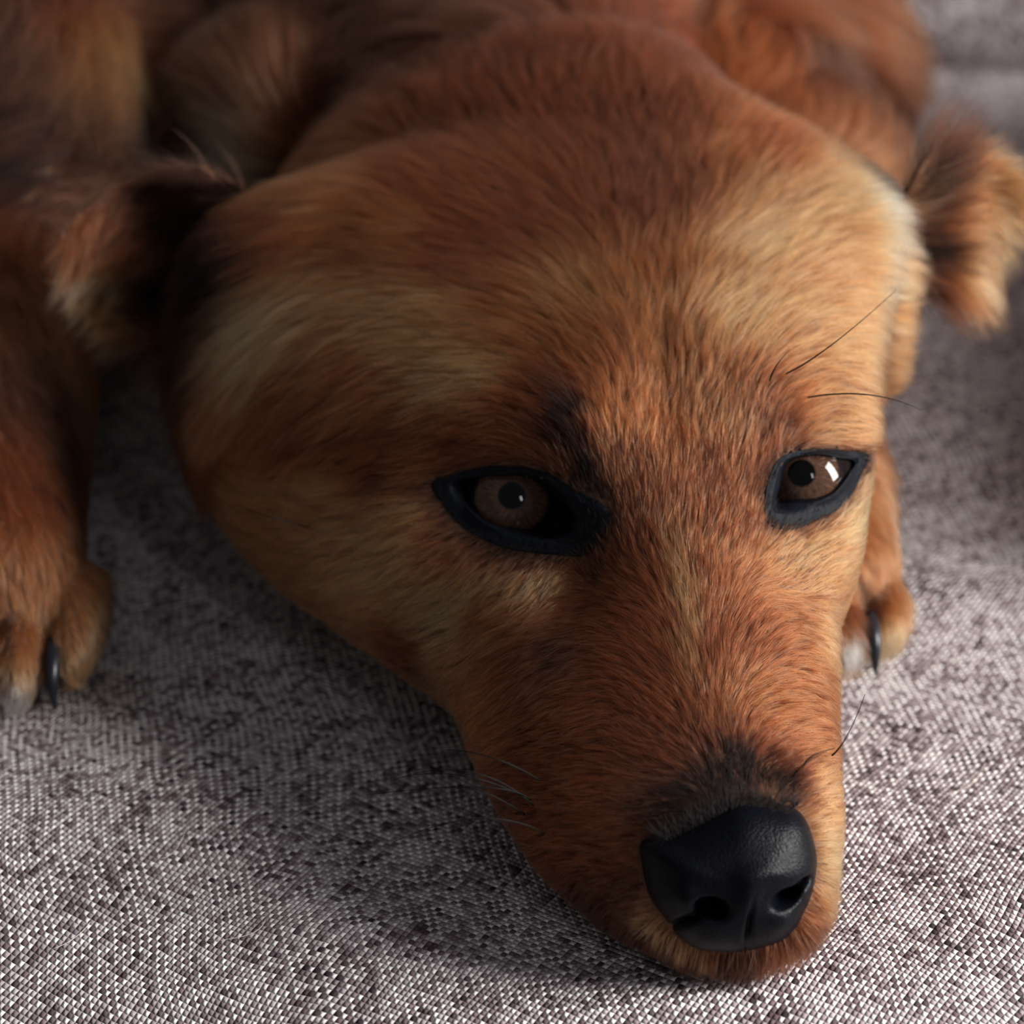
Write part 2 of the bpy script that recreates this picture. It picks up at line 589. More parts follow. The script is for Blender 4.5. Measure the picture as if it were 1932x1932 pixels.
px_all, py_all, dep_all = project(BV)
eye_info = []
for e in EYES:
    h, n = hit(*e['iris'])
    d = ray_dir(*e['iris'])
    inward = d * 0.75 - n * 0.25
    inward /= np.linalg.norm(inward)
    c = h + inward * (ER - 0.0005)
    gaze = CAM + np.array([-0.02, 0, 0.09]) - c
    gaze /= np.linalg.norm(gaze)
    e['c'] = c
    bm = bmesh.new()
    bmesh.ops.create_uvsphere(bm, u_segments=64, v_segments=48, radius=ER)
    me = bpy.data.meshes.new('eye'); bm.to_mesh(me)
    me.polygons.foreach_set('use_smooth', [True] * len(me.polygons)); me.materials.append(EYE_MAT)
    ey = bpy.data.objects.new('eye', me); COL.objects.link(ey)
    ey.parent = dog
    ey.location = c
    ey.rotation_euler = Vector(gaze).to_track_quat('Z', 'Y').to_euler()
    # lids
    n_l = 96
    ap, ou = loop_resample(e['ap'], n_l), loop_resample(e['out'], n_l)
    rings = []
    inner = np.array([sphere_hit(c, ER + 0.0003, ray_dir(*p)) for p in ap])
    outer = []
    for p in ou:
        hh, nn = hit(*p)
        if hh is None or np.linalg.norm(hh - c) > 0.030:      # ray slipped past the face: take the skin nearest the corner
            d_ = ray_dir(*p)
            q_ = CAM + d_ * (((c - CAM) @ FWD - 0.002) / (d_ @ FWD))
            a_ = BVH.find_nearest(Vector(q_))
            hh, nn = np.array(a_[0]), np.array(a_[1])
        outer.append(hh + nn * 0.0002)
    outer = np.array(outer)
    bad = np.isnan(outer[:, 0])
    outer[bad] = (inner + (c - CAM) * 0)[bad]
    toc = (CAM - c) / np.linalg.norm(CAM - c)
    mid = inner.mean(0)
    dep_in, dep_out = project(inner)[2], project(outer)[2]
    tuck = inner + (mid - inner) * 0.10 - toc * 0.0010
    prof = [tuck, inner + toc * 0.0002]
    K = 9
    for k in range(1, K + 1):
        t = k / K
        base = inner * (1 - t) + outer * t
        if t > 0.25:
            wv = min(1.0, (t - 0.25) / 0.2)
            gap = np.zeros(n_l)
            for j in range(n_l):
                dj = base[j] - CAM
                dl = np.linalg.norm(dj)
                hh = BVH.ray_cast(O, Vector(dj / dl))
                if hh[0] is not None:
                    gap[j] = max(0.0, dl - hh[3] + 0.0001)
            gap = np.minimum(gap, 0.004)
            gap = (np.roll(gap, 1) + gap + np.roll(gap, -1)) / 3
            base = base - (base - CAM) / np.linalg.norm(base - CAM, axis=1)[:, None] * (gap * wv)[:, None]
        lift = 0.0010 * math.sin(math.pi * min(1, t * 1.6)) * (1 if t < 0.625 else 0)
        lift = 0.0009 * math.exp(-((t - 0.18) / 0.16) ** 2) + 0.0003 * (1 - t)
        prof.append(base + toc * lift)
    prof.append(outer - toc * 0.002 + (outer - mid) * 0.05)
    V = np.concatenate(prof)
    F = []
    for r in range(len(prof) - 1):
        for j in range(n_l):
            k = (j + 1) % n_l
            F.append((r * n_l + j, r * n_l + k, (r + 1) * n_l + k, (r + 1) * n_l + j))
    lid = mesh_obj('eyelid', V, F, skin_mat, dog)
    lid.data.materials.append(tear_mat)
    for p in lid.data.polygons:
        if p.index < 2 * n_l:
            p.material_index = 1
    # open the socket in the skin behind the lids
    sel = in_poly(px_all, py_all, ap + (ou - ap) * 0.30) & (np.linalg.norm(BV - c, axis=1) < 0.022)
    sel &= ((BV - c) @ (-toc) < 0.004)
    BV[sel] -= toc * 0.011

NOSE_EDGE = [(1535, 1640), (1530, 1570), (1460, 1510), (1380, 1500), (1300, 1545), (1220, 1600), (1225, 1690), (1290, 1770),
             (1390, 1785), (1490, 1760)]
sel = in_poly(px_all, py_all, [(1500, 1640), (1490, 1560), (1440, 1530), (1340, 1545), (1260, 1600), (1260, 1690), (1310, 1750),
                               (1390, 1765), (1470, 1740), (1495, 1690)]) & (BV[:, 1] < -0.045)
BV[sel] += FWD * 0.012
body_me.vertices.foreach_set('co', BV.ravel())
body_me.update()
body_me.polygons.foreach_set('use_smooth', [True] * len(body_me.polygons))
hide_mat, _, _ = principled('dog_skin', (0.12, 0.055, 0.03), 0.8, 0.2)
body_me.materials.clear()
body_me.materials.append(hide_mat)
body_me.materials.append(skin_mat)
dark_v = in_poly(px_all, py_all, NOSE_EDGE) & (BV[:, 1] < -0.045)
for e in EYES:
    dark_v |= in_poly(px_all, py_all, np.array(e['out'], float)) & (np.linalg.norm(BV - e['c'], axis=1) < 0.03)
dark_i = set(np.nonzero(dark_v)[0].tolist())
for p in body_me.polygons:
    if p.vertices[0] in dark_i and p.vertices[2] in dark_i:
        p.material_index = 1
body = bpy.data.objects.new('body', body_me)
COL.objects.link(body)
body.parent = dog
BVH = bvh_now()

# ------------------------------------------------------------------ nose leather
NOSE_OUT = [(1540, 1640), (1536, 1588), (1512, 1535), (1462, 1513), (1394, 1505), (1328, 1535), (1264, 1568),
            (1213, 1590), (1212, 1635), (1226, 1692), (1256, 1736), (1279, 1767), (1318, 1790), (1383, 1794),
            (1435, 1786), (1486, 1764), (1524, 1705)]
nose_mat, nnt, nb = principled('black_nose_leather', (0.0022, 0.0026, 0.0045), 0.37, 0.11)
nv = nnt.nodes.new('ShaderNodeTexVoronoi'); nv.inputs['Scale'].default_value = 2300
ntc = nnt.nodes.new('ShaderNodeTexCoord'); nnt.links.new(ntc.outputs['Object'], nv.inputs['Vector'])
nbp = nnt.nodes.new('ShaderNodeBump'); nbp.inputs['Distance'].default_value = 0.00018; nbp.inputs['Strength'].default_value = 0.5
nbp.invert = True
nnt.links.new(nv.outputs['Distance'], nbp.inputs['Height']); nnt.links.new(nbp.outputs[0], nb.inputs['Normal'])

NP0 = np.array([0.040, -0.0640, 0.0225])
NN = np.array([0.10, -0.92, 0.36]); NN /= np.linalg.norm(NN)


def on_nose_plane(px, py, off=0.0):
    d = ray_dir(px, py)
    return CAM + d * (((NP0 + NN * off - CAM) @ NN) / (d @ NN))


def build_nose():
    n, R = 144, 70
    out = loop_resample(NOSE_OUT, n)
    loopP = np.array([on_nose_plane(*p) for p in out])
    cen = on_nose_plane(1378, 1650)
    V = []
    for i in range(R + 1):
        r = i / R
        h = 0.0098 * (1 - r ** 2.6) ** 0.62
        for j in range(n):
            V.append(cen + (loopP[j] - cen) * r * (1 + 0.03 * math.sin(math.pi * r)) + NN * h)
    V = np.array(V)
    px, py, _ = project(V)

    def dent(cx, cy, sx, sy, ang, depth, p=1.0):
        c, s = math.cos(ang), math.sin(ang)
        a = ((px - cx) * c + (py - cy) * s) / sx
        b = (-(px - cx) * s + (py - cy) * c) / sy
        return np.exp(-(a * a + b * b) ** p)[:, None] * depth
    disp = 0
    disp = disp + dent(1343, 1716, 27, 17, 0.15, -0.0075, 1.6)
    disp = disp + dent(1296, 1738, 30, 8, -0.35, -0.0035, 1.2)
    disp = disp + dent(1484, 1696, 24, 13, -0.5, -0.0070, 1.5)
    disp = disp + dent(1512, 1672, 22, 7, -0.75, -0.0035, 1.2)
    disp = disp + dent(1412, 1755, 5, 42, 0.12, -0.0016)
    disp = disp + dent(1412, 1690, 26, 40, 0.1, 0.0012)
    disp = disp + dent(1440, 1650, 60, 26, -0.1, 0.0012)
    disp = disp + dent(1290, 1695, 28, 26, 0.0, 0.0010)
    disp = disp + dent(1480, 1740, 30, 18, -0.2, 0.0008)
    V = V + NN * disp
    # skirt running back into the muzzle
    base = V[-n:]
    for k in range(1, 7):
        V = np.vstack([V, base - NN * 0.0016 * k + (cen - base) * 0.012 * k * k / 4])
    F = []
    rows = R + 7
    for i in range(rows - 1):
        for j in range(n):
            k = (j + 1) % n
            F.append((i * n + j, (i + 1) * n + j, (i + 1) * n + k, i * n + k))
    return mesh_obj('nose', V, F, nose_mat, dog)


nose = build_nose()

# ------------------------------------------------------------------ fur
O_ = (0.31, 0.080, 0.024)
R_ = (0.29, 0.060, 0.014)
B_ = (0.160, 0.037, 0.012)
K_ = (0.060, 0.022, 0.012)
D_ = (0.006, 0.005, 0.005)
T_ = (0.56, 0.24, 0.090)
C_ = (0.80, 0.55, 0.32)
W_ = (0.85, 0.80, 0.72)
P_ = (0.62, 0.190, 0.064)
# px, py, direction in the picture, hair length mm, colour, lift
CT = [
    (1395, 1470, 0, -1, 3.0, D_, .30), (1350, 1380, -.1, -1, 4.5, B_, .30), (1320, 1250, -.1, -1, 6, B_, .30),
    (1290, 1120, -.1, -1, 6, B_, .30), (1265, 980, 0, -1, 6, B_, .28), (1258, 850, 0, -1, 6, R_, .28),
    (1250, 700, 0, -1, 8, O_, .28), (1240, 550, 0, -1, 10, O_, .28), (1225, 400, 0, -1, 12, B_, .28),
    (1200, 250, 0, -1, 13, B_, .3), (1170, 120, 0, -1, 14, B_, .35),
    (1250, 1400, -.6, -.6, 4, B_, .25), (1220, 1280, -.7, -.6, 5, B_, .25), (1190, 1150, -.8, -.5, 5, B_, .25),
    (1110, 1150, -1, .0, 5, B_, .2), (1060, 1230, -.8, .4, 5, K_, .2), (1120, 1330, -.9, .1, 5, B_, .2),
    (1000, 1250, -.85, .45, 6, B_, .2), (950, 1150, -.9, .35, 7, O_, .2), (900, 1350, -1, .1, 6, O_, .2),
    (1100, 1450, -1, -.05, 5, B_, .2), (1250, 1500, -1, -.1, 3.5, K_, .2), (1150, 1600, -1, .1, 4, B_, .2),
    (1000, 1550, -1, .2, 5, B_, .2), (1190, 1690, -.9, .4, 3, K_, .3), (1150, 1720, -.6, .8, 4, K_, .3),
    (1240, 1790, -.4, .9, 4, K_, .3),
    (1300, 1810, -.2, 1, 6, B_, .4), (1400, 1815, 0, 1, 7, K_, .4), (1500, 1790, .4, 1, 6, B_, .4),
    (1545, 1705, .9, .5, 6, B_, .3), (1562, 1620, 1, 0, 5, T_, .3), (1560, 1520, 1, -.2, 4, P_, .25),
    (1460, 1430, .8, -.5, 4, B_, .25), (1450, 1340, .8, -.4, 5, O_, .25), (1520, 1300, 1, -.05, 5, O_, .2),
    (1400, 1200, .5, -.85, 5, B_, .25), (1480, 1150, .9, -.25, 5, O_, .2), (1560, 1200, .9, .2, 6, P_, .2),
    (1570, 1060, .8, -.3, 6, P_, .2), (1480, 1060, .6, -.6, 4, P_, .2), (1620, 980, .85, -.3, 6, T_, .2),
    (1400, 1000, .35, -.9, 5, B_, .25), (1130, 1060, -.5, -.8, 4, B_, .2), (1160, 1000, -.3, -.9, 4, B_, .2),
    (1180, 900, -.2, -1, 5, B_, .25), (1350, 900, .15, -1, 5, B_, .25), (1150, 800, -.25, -1, 6, R_, .25),
    (1380, 800, .2, -1, 6, O_, .25), (1050, 770, -.8, -.5, 7, B_, .3), (1120, 650, -.5, -.85, 8, O_, .28),
    (1000, 620, -.85, -.5, 9, O_, .28), (900, 500, -.8, -.6, 10, B_, .28), (1000, 420, -.55, -.8, 11, B_, .28),
    (850, 350, -.55, -.8, 12, B_, .28), (1100, 300, -.2, -1, 12, B_, .28), (900, 200, -.3, -1, 13, B_, .3),
    (1380, 600, .5, -.85, 9, P_, .28), (1450, 500, .6, -.8, 10, P_, .28), (1550, 600, .95, -.3, 9, P_, .25),  # right forehead paler than the bridge: side light put into the coat colour
    (1620, 450, .95, -.25, 12, P_, .25), (1600, 330, .7, -.65, 10, P_, .25), (1645, 385, .97, -.25, 10, T_, .22),
    (1450, 300, .3, -1, 12, R_, .28), (1400, 150, .1, -1, 13, R_, .3), (1600, 750, 1, 0, 7, P_, .2),
    (1500, 780, .9, -.45, 6, O_, .25), (1640, 650, 1, .05, 8, P_, .2), (1560, 825, 1, -.1, 5, P_, .2),
    (1450, 830, .3, -.9, 5, B_, .25),
    (900, 700, -1, -.1, 9, P_, .25), (800, 600, -1, -.15, 10, P_, .25), (750, 450, -.95, -.35, 12, O_, .25),
    (650, 370, -1, -.05, 15, O_, .25), (550, 340, -.95, -.3, 18, O_, .25), (450, 300, -.9, -.35, 11, C_, .3),
    (570, 440, -1, .15, 18, B_, .25), (530, 600, -.75, .65, 18, T_, .25), (460, 700, -.65, .75, 18, O_, .25),
    (700, 700, -.95, .3, 11, O_, .25), (600, 800, -.85, .5, 13, B_, .25), (900, 840, -.95, .2, 7, B_, .2),
    (750, 850, -1, .2, 9, B_, .22), (800, 980, -1, .2, 8, P_, .2), (950, 1075, -.6, .8, 4, P_, .25),
    (1040, 1080, -.35, .95, 4, P_, .25), (870, 1040, -.8, .55, 5, O_, .2),
    (700, 1050, -1, .1, 9, P_, .2), (600, 950, -1, -.05, 10, P_, .22), (450, 900, -1, -.1, 13, B_, .25),
    (400, 800, -.8, .5, 15, B_, .25), (850, 1150, -1, .2, 8, T_, .2), (800, 1230, -1, .1, 8, B_, .2),
    (480, 980, -1, .0, 12, P_, .25),
]
EARC = [
    (400, 420, -1, .05, 11, D_, .25), (350, 560, -1, .25, 15, D_, .3), (250, 450, -.85, .4, 14, B_, .3),
    (150, 440, -.7, .7, 10, B_, .3), (215, 530, -.6, .5, 7, T_, .2), (380, 660, -.8, .6, 18, K_, .3),
    (110, 550, -.3, 1, 12, B_, .3), (180, 380, -.9, .3, 8, K_, .25), (220, 630, -.7, .7, 14, K_, .3),
    (480, 480, -1, .15, 15, D_, .3),
    (1745, 350, .95, -.3, 18, D_, .3), (1750, 460, 1, 0, 16, D_, .3), (1745, 580, 1, .15, 15, K_, .3),
    (1830, 300, .9, -.4, 12, B_, .3), (1865, 330, .9, .2, 12, P_, .3), (1850, 420, .9, .4, 10, P_, .3),
    (1895, 400, .7, .6, 9, P_, .3), (1860, 500, .5, .8, 10, P_, .3), (1800, 560, .6, .7, 12, B_, .3),
    (1800, 480, .7, .5, 10, P_, .3), (1690, 620, .95, .25, 8, P_, .25),
]
BODYC = [
    (540, 200, -.2, -1, 20, B_, .4), (650, 180, .2, -1, 20, K_, .4), (700, 60, -1, .1, 26, K_, .3),
    (200, 80, -.4, .9, 28, B_, .35), (100, 100, -.4, .9, 28, K_, .35), (20, 60, -.4, .9, 28, K_, .35), (300, 200, -.9, .3, 26, K_, .35),
    (60, 250, -.6, .6, 26, D_, .35), (420, 60, -1, .2, 26, K_, .35), (450, 220, -.8, -.4, 24, K_, .35),
    (1580, 170, .4, -.9, 18, K_, .4), (1680, 200, .8, -.5, 18, K_, .4), (1620, 50, 1, .1, 26, B_, .3), (1680, 80, 1, .2, 24, B_, .3),
    (1400, 10, 1, .1, 24, B_, .3), (1000, 15, -1, -.1, 24, K_, .3), (850, 40, -1, -.1, 24, K_, .3), (1200, 5, .5, -.3, 24, B_, .3),
    (30, 700, 0, 1, 9, K_, .25), (60, 900, .05, 1, 7, B_, .22), (60, 1050, 0, 1, 6, O_, .22),
    (40, 1200, -.1, 1, 5, O_, .22), (150, 1200, .1, 1, 5, P_, .22), (160, 1270, .1, 1, 4.5, P_, .22),
    (30, 1300, -.1, 1, 5, T_, .22), (110, 820, .2, 1, 7, K_, .22),
    (1660, 1010, .4, 1, 7, O_, .22), (1690, 1120, .2, 1, 7, O_, .22), (1685, 1200, .0, 1, 7, T_, .22),
    (1620, 1150, -.1, 1, 7, B_, .22),
]
rows = []
for t in CT + EARC + BODYC:
    h, n = hit(t[0], t[1])
    if h is None:
        print('control misses', t[:2])
        continue
    d = RGT * t[2] - UPV * t[3]
    d = d - n * (d @ n)
    ln = np.linalg.norm(d)
    if ln < 1e-4:
        continue
    rows.append((h, d / ln, t[4] * 0.001, t[5], t[6]))
# the far, unseen sides
for p, d, L, c, l in [
        ((.0, .5, .14), (-.3, 1, 0), .028, K_, .3), ((-.25, .45, .05), (-.5, .8, -.3), .028, B_, .3),
        ((.1, .45, .05), (.5, .8, -.3), .028, B_, .3), ((.02, .18, .085), (0, 1, -.1), .02, B_, .3),
        ((.075, .10, .03), (.2, 1, -.2), .014, O_, .25), ((.065, .0, .02), (.1, 1, 0), .006, P_, .2)]:
    rows.append((np.array(p), np.array(d, float) / np.linalg.norm(d), L, c, l))
CP = np.array([r[0] for r in rows]); CD = np.array([r[1] for r in rows]); CL = np.array([r[2] for r in rows])
CC = np.array([r[3] for r in rows]); CLF = np.array([r[4] for r in rows])

# markings of the coat, and some painted shade: px, py, radius x px, radius y px, tilt, colour, strength
SPOTS = [
    (1080, 800, 34, 62, .25, D_, .85), (1100, 862, 34, 40, -.2, D_, .8), (1060, 735, 40, 30, .0, K_, .6),
    (1470, 815, 50, 24, .1, K_, .7), (1420, 740, 45, 60, .2, B_, .6), (1440, 920, 22, 70, .1, D_, .7), (1460, 1000, 30, 30, 0, D_, .6),
    (1390, 1460, 70, 60, 0, D_, .95), (1330, 1510, 70, 40, 0, D_, .85), (1480, 1490, 50, 40, 0.6, D_, .85), (1250, 1540, 50, 40, 0, D_, .7),
    (1110, 935, 40, 55, .3, D_, .95), (1140, 1000, 34, 44, .0, D_, .95), (1125, 1060, 26, 50, .5, K_, .7),
    (960, 1040, 110, 22, .15, D_, .6), (860, 985, 34, 44, .6, D_, .6), (950, 880, 90, 18, 0, D_, .5),
    (1540, 985, 60, 20, -.25, D_, .6), (1620, 870, 30, 25, 0, K_, .7), (1540, 850, 60, 14, 0, K_, .6),
    (770, 912, 75, 11, .1, K_, .8),
    (470, 480, 100, 90, 0, D_, .75), (400, 600, 100, 110, .3, D_, .7), (350, 400, 100, 50, .3, K_, .5),
    (1745, 420, 30, 130, .0, D_, .75), (1745, 540, 26, 80, 0, D_, .7), (1790, 290, 70, 30, 0, K_, .6),
    (1640, 235, 60, 20, 0, K_, .6),  # shadowed gap behind the head, painted dark
    (1650, 400, 34, 70, .0, C_, .7), (1655, 540, 20, 110, .0, C_, .6), (1640, 360, 50, 40, .0, C_, .3),
    (480, 320, 80, 26, .2, C_, .6), (560, 560, 40, 60, .5, T_, .5),
    (185, 525, 40, 28, .2, C_, .5), (200, 70, 80, 100, .2, T_, .55), (350, 350, 110, 40, .1, K_, .9), (1660, 50, 80, 60, 0, T_, .5), (1860, 420, 75, 120, .0, P_, .95), (1870, 470, 40, 60, .3, T_, .6), (1845, 470, 12, 60, -.3, K_, .7), (1095, 985, 36, 36, 0, D_, .95),  # the thin dark strip on the right ear paints its fold's shade
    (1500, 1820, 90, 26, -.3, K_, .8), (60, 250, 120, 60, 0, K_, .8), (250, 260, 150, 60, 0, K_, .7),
    (700, 1080, 120, 60, .3, T_, .35), (850, 1330, 40, 90, .0, T_, .3), (1300, 1150, 22, 120, -.1, T_, .35),
    (1000, 1510, 60, 12, .3, D_, .4),
    (1280, 1775, 50, 14, .5, T_, .6), (1560, 1680, 16, 70, .1, T_, .7), 
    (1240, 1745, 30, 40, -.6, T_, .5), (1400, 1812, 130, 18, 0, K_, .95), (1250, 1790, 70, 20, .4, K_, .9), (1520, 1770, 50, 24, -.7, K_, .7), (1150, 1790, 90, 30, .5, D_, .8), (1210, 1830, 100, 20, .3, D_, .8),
    (1600, 1660, 18, 80, .1, K_, .6),
    (20, 1310, 30, 36, .0, W_, .9), (60, 1350, 60, 14, 0, D_, .7), (140, 1300, 16, 14, 0, W_, .6),
    (1695, 1215, 22, 40, .0, W_, .9), (1605, 1210, 22, 30, 0, W_, .6), (1630, 1130, 14, 90, .05, D_, .6),
    (1100, 560, 60, 60, .8, P_, .4), (1230, 400, 60, 110, 0, K_, .3), (960, 560, 40, 25, .7, K_, .4),
]
spots = []
for (sx, sy, rx, ry, ta, c, k) in SPOTS:
    h, n = hit(sx, sy)
    if h is None:
        continue
    dep = project(h)[2]
    spots.append((h, np.array([rx, ry]) * dep / FPX, ta, np.array(c), min(1.0, k * 1.15), n))


def sample_body(N):
    me = body_me
    me.calc_loop_triangles()
    T = np.empty(len(me.loop_triangles) * 3, np.int32)
    me.loop_triangles.foreach_get('vertices', T)
    T = T.reshape(-1, 3)
    VN = np.empty(len(me.vertices) * 3)
    me.vertex_normals.foreach_get('vector', VN)
    VN = VN.reshape(-1, 3)
    A, B, C = BV[T[:, 0]], BV[T[:, 1]], BV[T[:, 2]]
    cr = np.cross(B - A, C - A)
    ar = np.linalg.norm(cr, axis=1) / 2
    cen = (A + B + C) / 3
    px, py, dep = project(cen)
    nrm = cr / (2 * ar[:, None] + 1e-20)
    toc = CAM - cen
    dist = np.linalg.norm(toc, axis=1)
    facing = (nrm * toc).sum(1) / dist
    w = np.ones(len(ar))
    w *= np.where(cen[:, 1] > 0.135, 0.30, 1.0)                      # longer, sparser coat on neck and back
    w *= np.where((cen[:, 0] < -0.07) | (cen[:, 0] > 0.085), 0.65, 1.0)
    w *= np.where((px < -250) | (px > 2150) | (py < -250), 0.25, 1.0)
    w *= np.clip((facing + 0.45) / 0.5, 0.06, 1.0)
    w *= np.where(cen[:, 2] < -0.001, 0.05, 1.0)
    muz = (cen[:, 1] < 0.012) & (cen[:, 0] > -0.03)
    w *= np.where(muz, 1.5, 1.0)
    # spots nothing can see: close to the sofa or inside the body
    p = ar * w
    p /= p.sum()
    idx = rng.choice(len(ar), N, p=p)
    r1, r2 = np.sqrt(rng.random(N)), rng.random(N)
    a, b, c = 1 - r1, r1 * (1 - r2), r1 * r2
    P = A[idx] * a[:, None] + B[idx] * b[:, None] + C[idx] * c[:, None]
    Nn = VN[T[idx, 0]] * a[:, None] + VN[T[idx, 1]] * b[:, None] + VN[T[idx, 2]] * c[:, None]
    Nn /= np.linalg.norm(Nn, axis=1)[:, None]
    return P, Nn


def noise3(P, freq, seed):
    """smooth value noise"""
    q = P * freq + seed * 17.13
    i = np.floor(q).astype(np.int64)
    f = q - i
    f = f * f * (3 - 2 * f)

    def hsh(ix, iy, iz):
        h = (ix * 374761393 + iy * 668265263 + iz * 2147483647 + seed * 144269) & 0x7fffffff
        h = ((h ^ (h >> 13)) * 1274126177) & 0x7fffffff
        return ((h ^ (h >> 16)) & 0xffff) / 65535.0
    out = 0
    for dx in (0, 1):
        for dy in (0, 1):
            for dz in (0, 1):
                w = ((f[:, 0] if dx else 1 - f[:, 0]) * (f[:, 1] if dy else 1 - f[:, 1])
                     * (f[:, 2] if dz else 1 - f[:, 2]))
                out = out + w * hsh(i[:, 0] + dx, i[:, 1] + dy, i[:, 2] + dz)
    return out


def field(P, Nn):
    n = len(P)
    Dr, Ln, Cl, Lf = np.zeros((n, 3)), np.zeros(n), np.zeros((n, 3)), np.zeros(n)
    for s in range(0, n, 20000):
        q = P[s:s + 20000]
        d2 = ((q[:, None, :] - CP[None]) ** 2).sum(2)
        w = 1.0 / (d2 + 0.004 ** 2) ** 2.0
        w /= w.sum(1)[:, None]
        Dr[s:s + 20000] = w @ CD
        Ln[s:s + 20000] = w @ CL
        Cl[s:s + 20000] = w @ CC
        Lf[s:s + 20000] = w @ CLF
    Dr -= Nn * (Dr * Nn).sum(1)[:, None]
    Dr /= np.linalg.norm(Dr, axis=1)[:, None] + 1e-9
    jit = np.stack([noise3(P, 260, 31), noise3(P, 260, 32), noise3(P, 260, 33)], 1) - 0.5
    Pj = P + jit * 0.004                                 # ragged borders between the markings
    for (h, r, ta, c, k, nn) in spots:
        q = Pj - h
        u, v = q @ RGT, -(q @ UPV)
        w_ = q @ FWD
        cs, sn_ = math.cos(ta), math.sin(ta)
        a = (u * cs + v * sn_) / r[0]
        b = (-u * sn_ + v * cs) / r[1]
        g = np.exp(-(a * a + b * b) ** 1.5 * 0.8 - (w_ / (max(r) + 0.012)) ** 2) * k
        Cl = Cl * (1 - g[:, None]) + c * g[:, None]
    return Dr, Ln, Cl, Lf


def fur_material():
    m, nt, out = new_mat('dog_coat')
    at = nt.nodes.new('ShaderNodeAttribute')
    at.attribute_name = 'coat'
    hi = nt.nodes.new('ShaderNodeHairInfo')
    root = nt.nodes.new('ShaderNodeMapRange')
    nt.links.new(hi.outputs['Intercept'], root.inputs[0])
    root.inputs[1].default_value = 0.0; root.inputs[2].default_value = 0.6
    root.inputs[3].default_value = 0.55; root.inputs[4].default_value = 1.0
    vm = nt.nodes.new('ShaderNodeVectorMath'); vm.operation = 'SCALE'
    nt.links.new(at.outputs['Color'], vm.inputs[0]); nt.links.new(root.outputs[0], vm.inputs['Scale'])
    h = nt.nodes.new('ShaderNodeBsdfHairPrincipled')
    h.model = 'CHIANG'
    h.parametrization = 'COLOR'
    nt.links.new(vm.outputs[0], h.inputs['Color'])
    h.inputs['IOR'].default_value = 1.34
    rr = nt.nodes.new('ShaderNodeMapRange')                 # black guard hair is matter than the tan coat
    nt.links.new(at.outputs['Fac'], rr.inputs[0])
    rr.inputs[1].default_value = 0.01; rr.inputs[2].default_value = 0.09
    rr.inputs[3].default_value = 0.85; rr.inputs[4].default_value = 0.38
    nt.links.new(rr.outputs[0], h.inputs['Roughness'])
    ri = nt.nodes.new('ShaderNodeMapRange')
    nt.links.new(at.outputs['Fac'], ri.inputs[0])
    ri.inputs[1].default_value = 0.01; ri.inputs[2].default_value = 0.09
    ri.inputs[3].default_value = 1.13; ri.inputs[4].default_value = 1.34
    nt.links.new(ri.outputs[0], h.inputs['IOR'])
    h.inputs['Radial Roughness'].default_value = 0.6
    nt.links.new(h.outputs[0], out.inputs[0])
    return m


FUR = fur_material()


def make_curves(name, pts, rad, col, parent, mat):
    """pts (n, k, 3)"""
    n, k, _ = pts.shape
    hc = bpy.data.hair_curves.new(name)
    hc.add_curves([k] * n)
    hc.position_data.foreach_set('vector', pts.astype(np.float32).ravel()) if hasattr(hc, 'position_data') else \
        hc.attributes['position'].data.foreach_set('vector', pts.astype(np.float32).ravel())
    ra = hc.attributes.get('radius') or hc.attributes.new('radius', 'FLOAT', 'POINT')
    prof = np.linspace(1, 0.12, k) ** 0.8
    ra.data.foreach_set('value', (rad[:, None] * prof[None]).astype(np.float32).ravel())
    if col is not None:
        ca = hc.attributes.new('coat', 'FLOAT_COLOR', 'CURVE')
        ca.data.foreach_set('color', np.hstack([col, np.ones((n, 1))]).astype(np.float32).ravel())
    hc.materials.append(mat)
    o = bpy.data.objects.new(name, hc)
    COL.objects.link(o)
    if parent:
        o.parent = parent
    return o


NH = 600000
P, Nn = sample_body(NH)
px, py, _ = project(P)
keep = np.ones(NH, bool)
vis = ((CAM - P) * Nn).sum(1) > 0
for e in EYES:
    near = np.linalg.norm(P - e['c'], axis=1) < 0.026
    ou = np.array(e['out'], float)
    k_ = len(ou)
    apq, ouq = loop_resample(e['ap'], 64), loop_resample(e['out'], 64)
    shr = apq + (ouq - apq) * 0.60
    keep &= ~(near & in_poly(px, py, shr))
nb_ = np.array(NOSE_OUT, float)
shr = nb_ + (nb_.mean(0) - nb_) * 0.03
keep &= ~((np.linalg.norm(P - NP0, axis=1) < 0.03) & in_poly(px, py, shr) & (P[:, 1] < -0.05))
P, Nn = P[keep], Nn[keep]
N = len(P)
Dr, Ln, Cl, Lf = field(P, Nn)
# short black hair ringing the lids
px, py, _ = project(P)
for e in EYES:
    apq, ouq = loop_resample(e['ap'], 64), loop_resample(e['out'], 64)
    near = np.linalg.norm(P - e['c'], axis=1) < 0.03
    for f_, k_ in ((1.45, 0.35), (1.25, 0.6), (1.08, 0.93)):
        m_ = near & in_poly(px + rng.normal(size=N) * 4, py + rng.normal(size=N) * 4, apq + (ouq - apq) * f_)
        Cl[m_] = Cl[m_] * (1 - k_) + np.array(D_) * k_
        Ln[m_] = np.minimum(Ln[m_], 0.0034 if f_ > 1.1 else 0.0022)
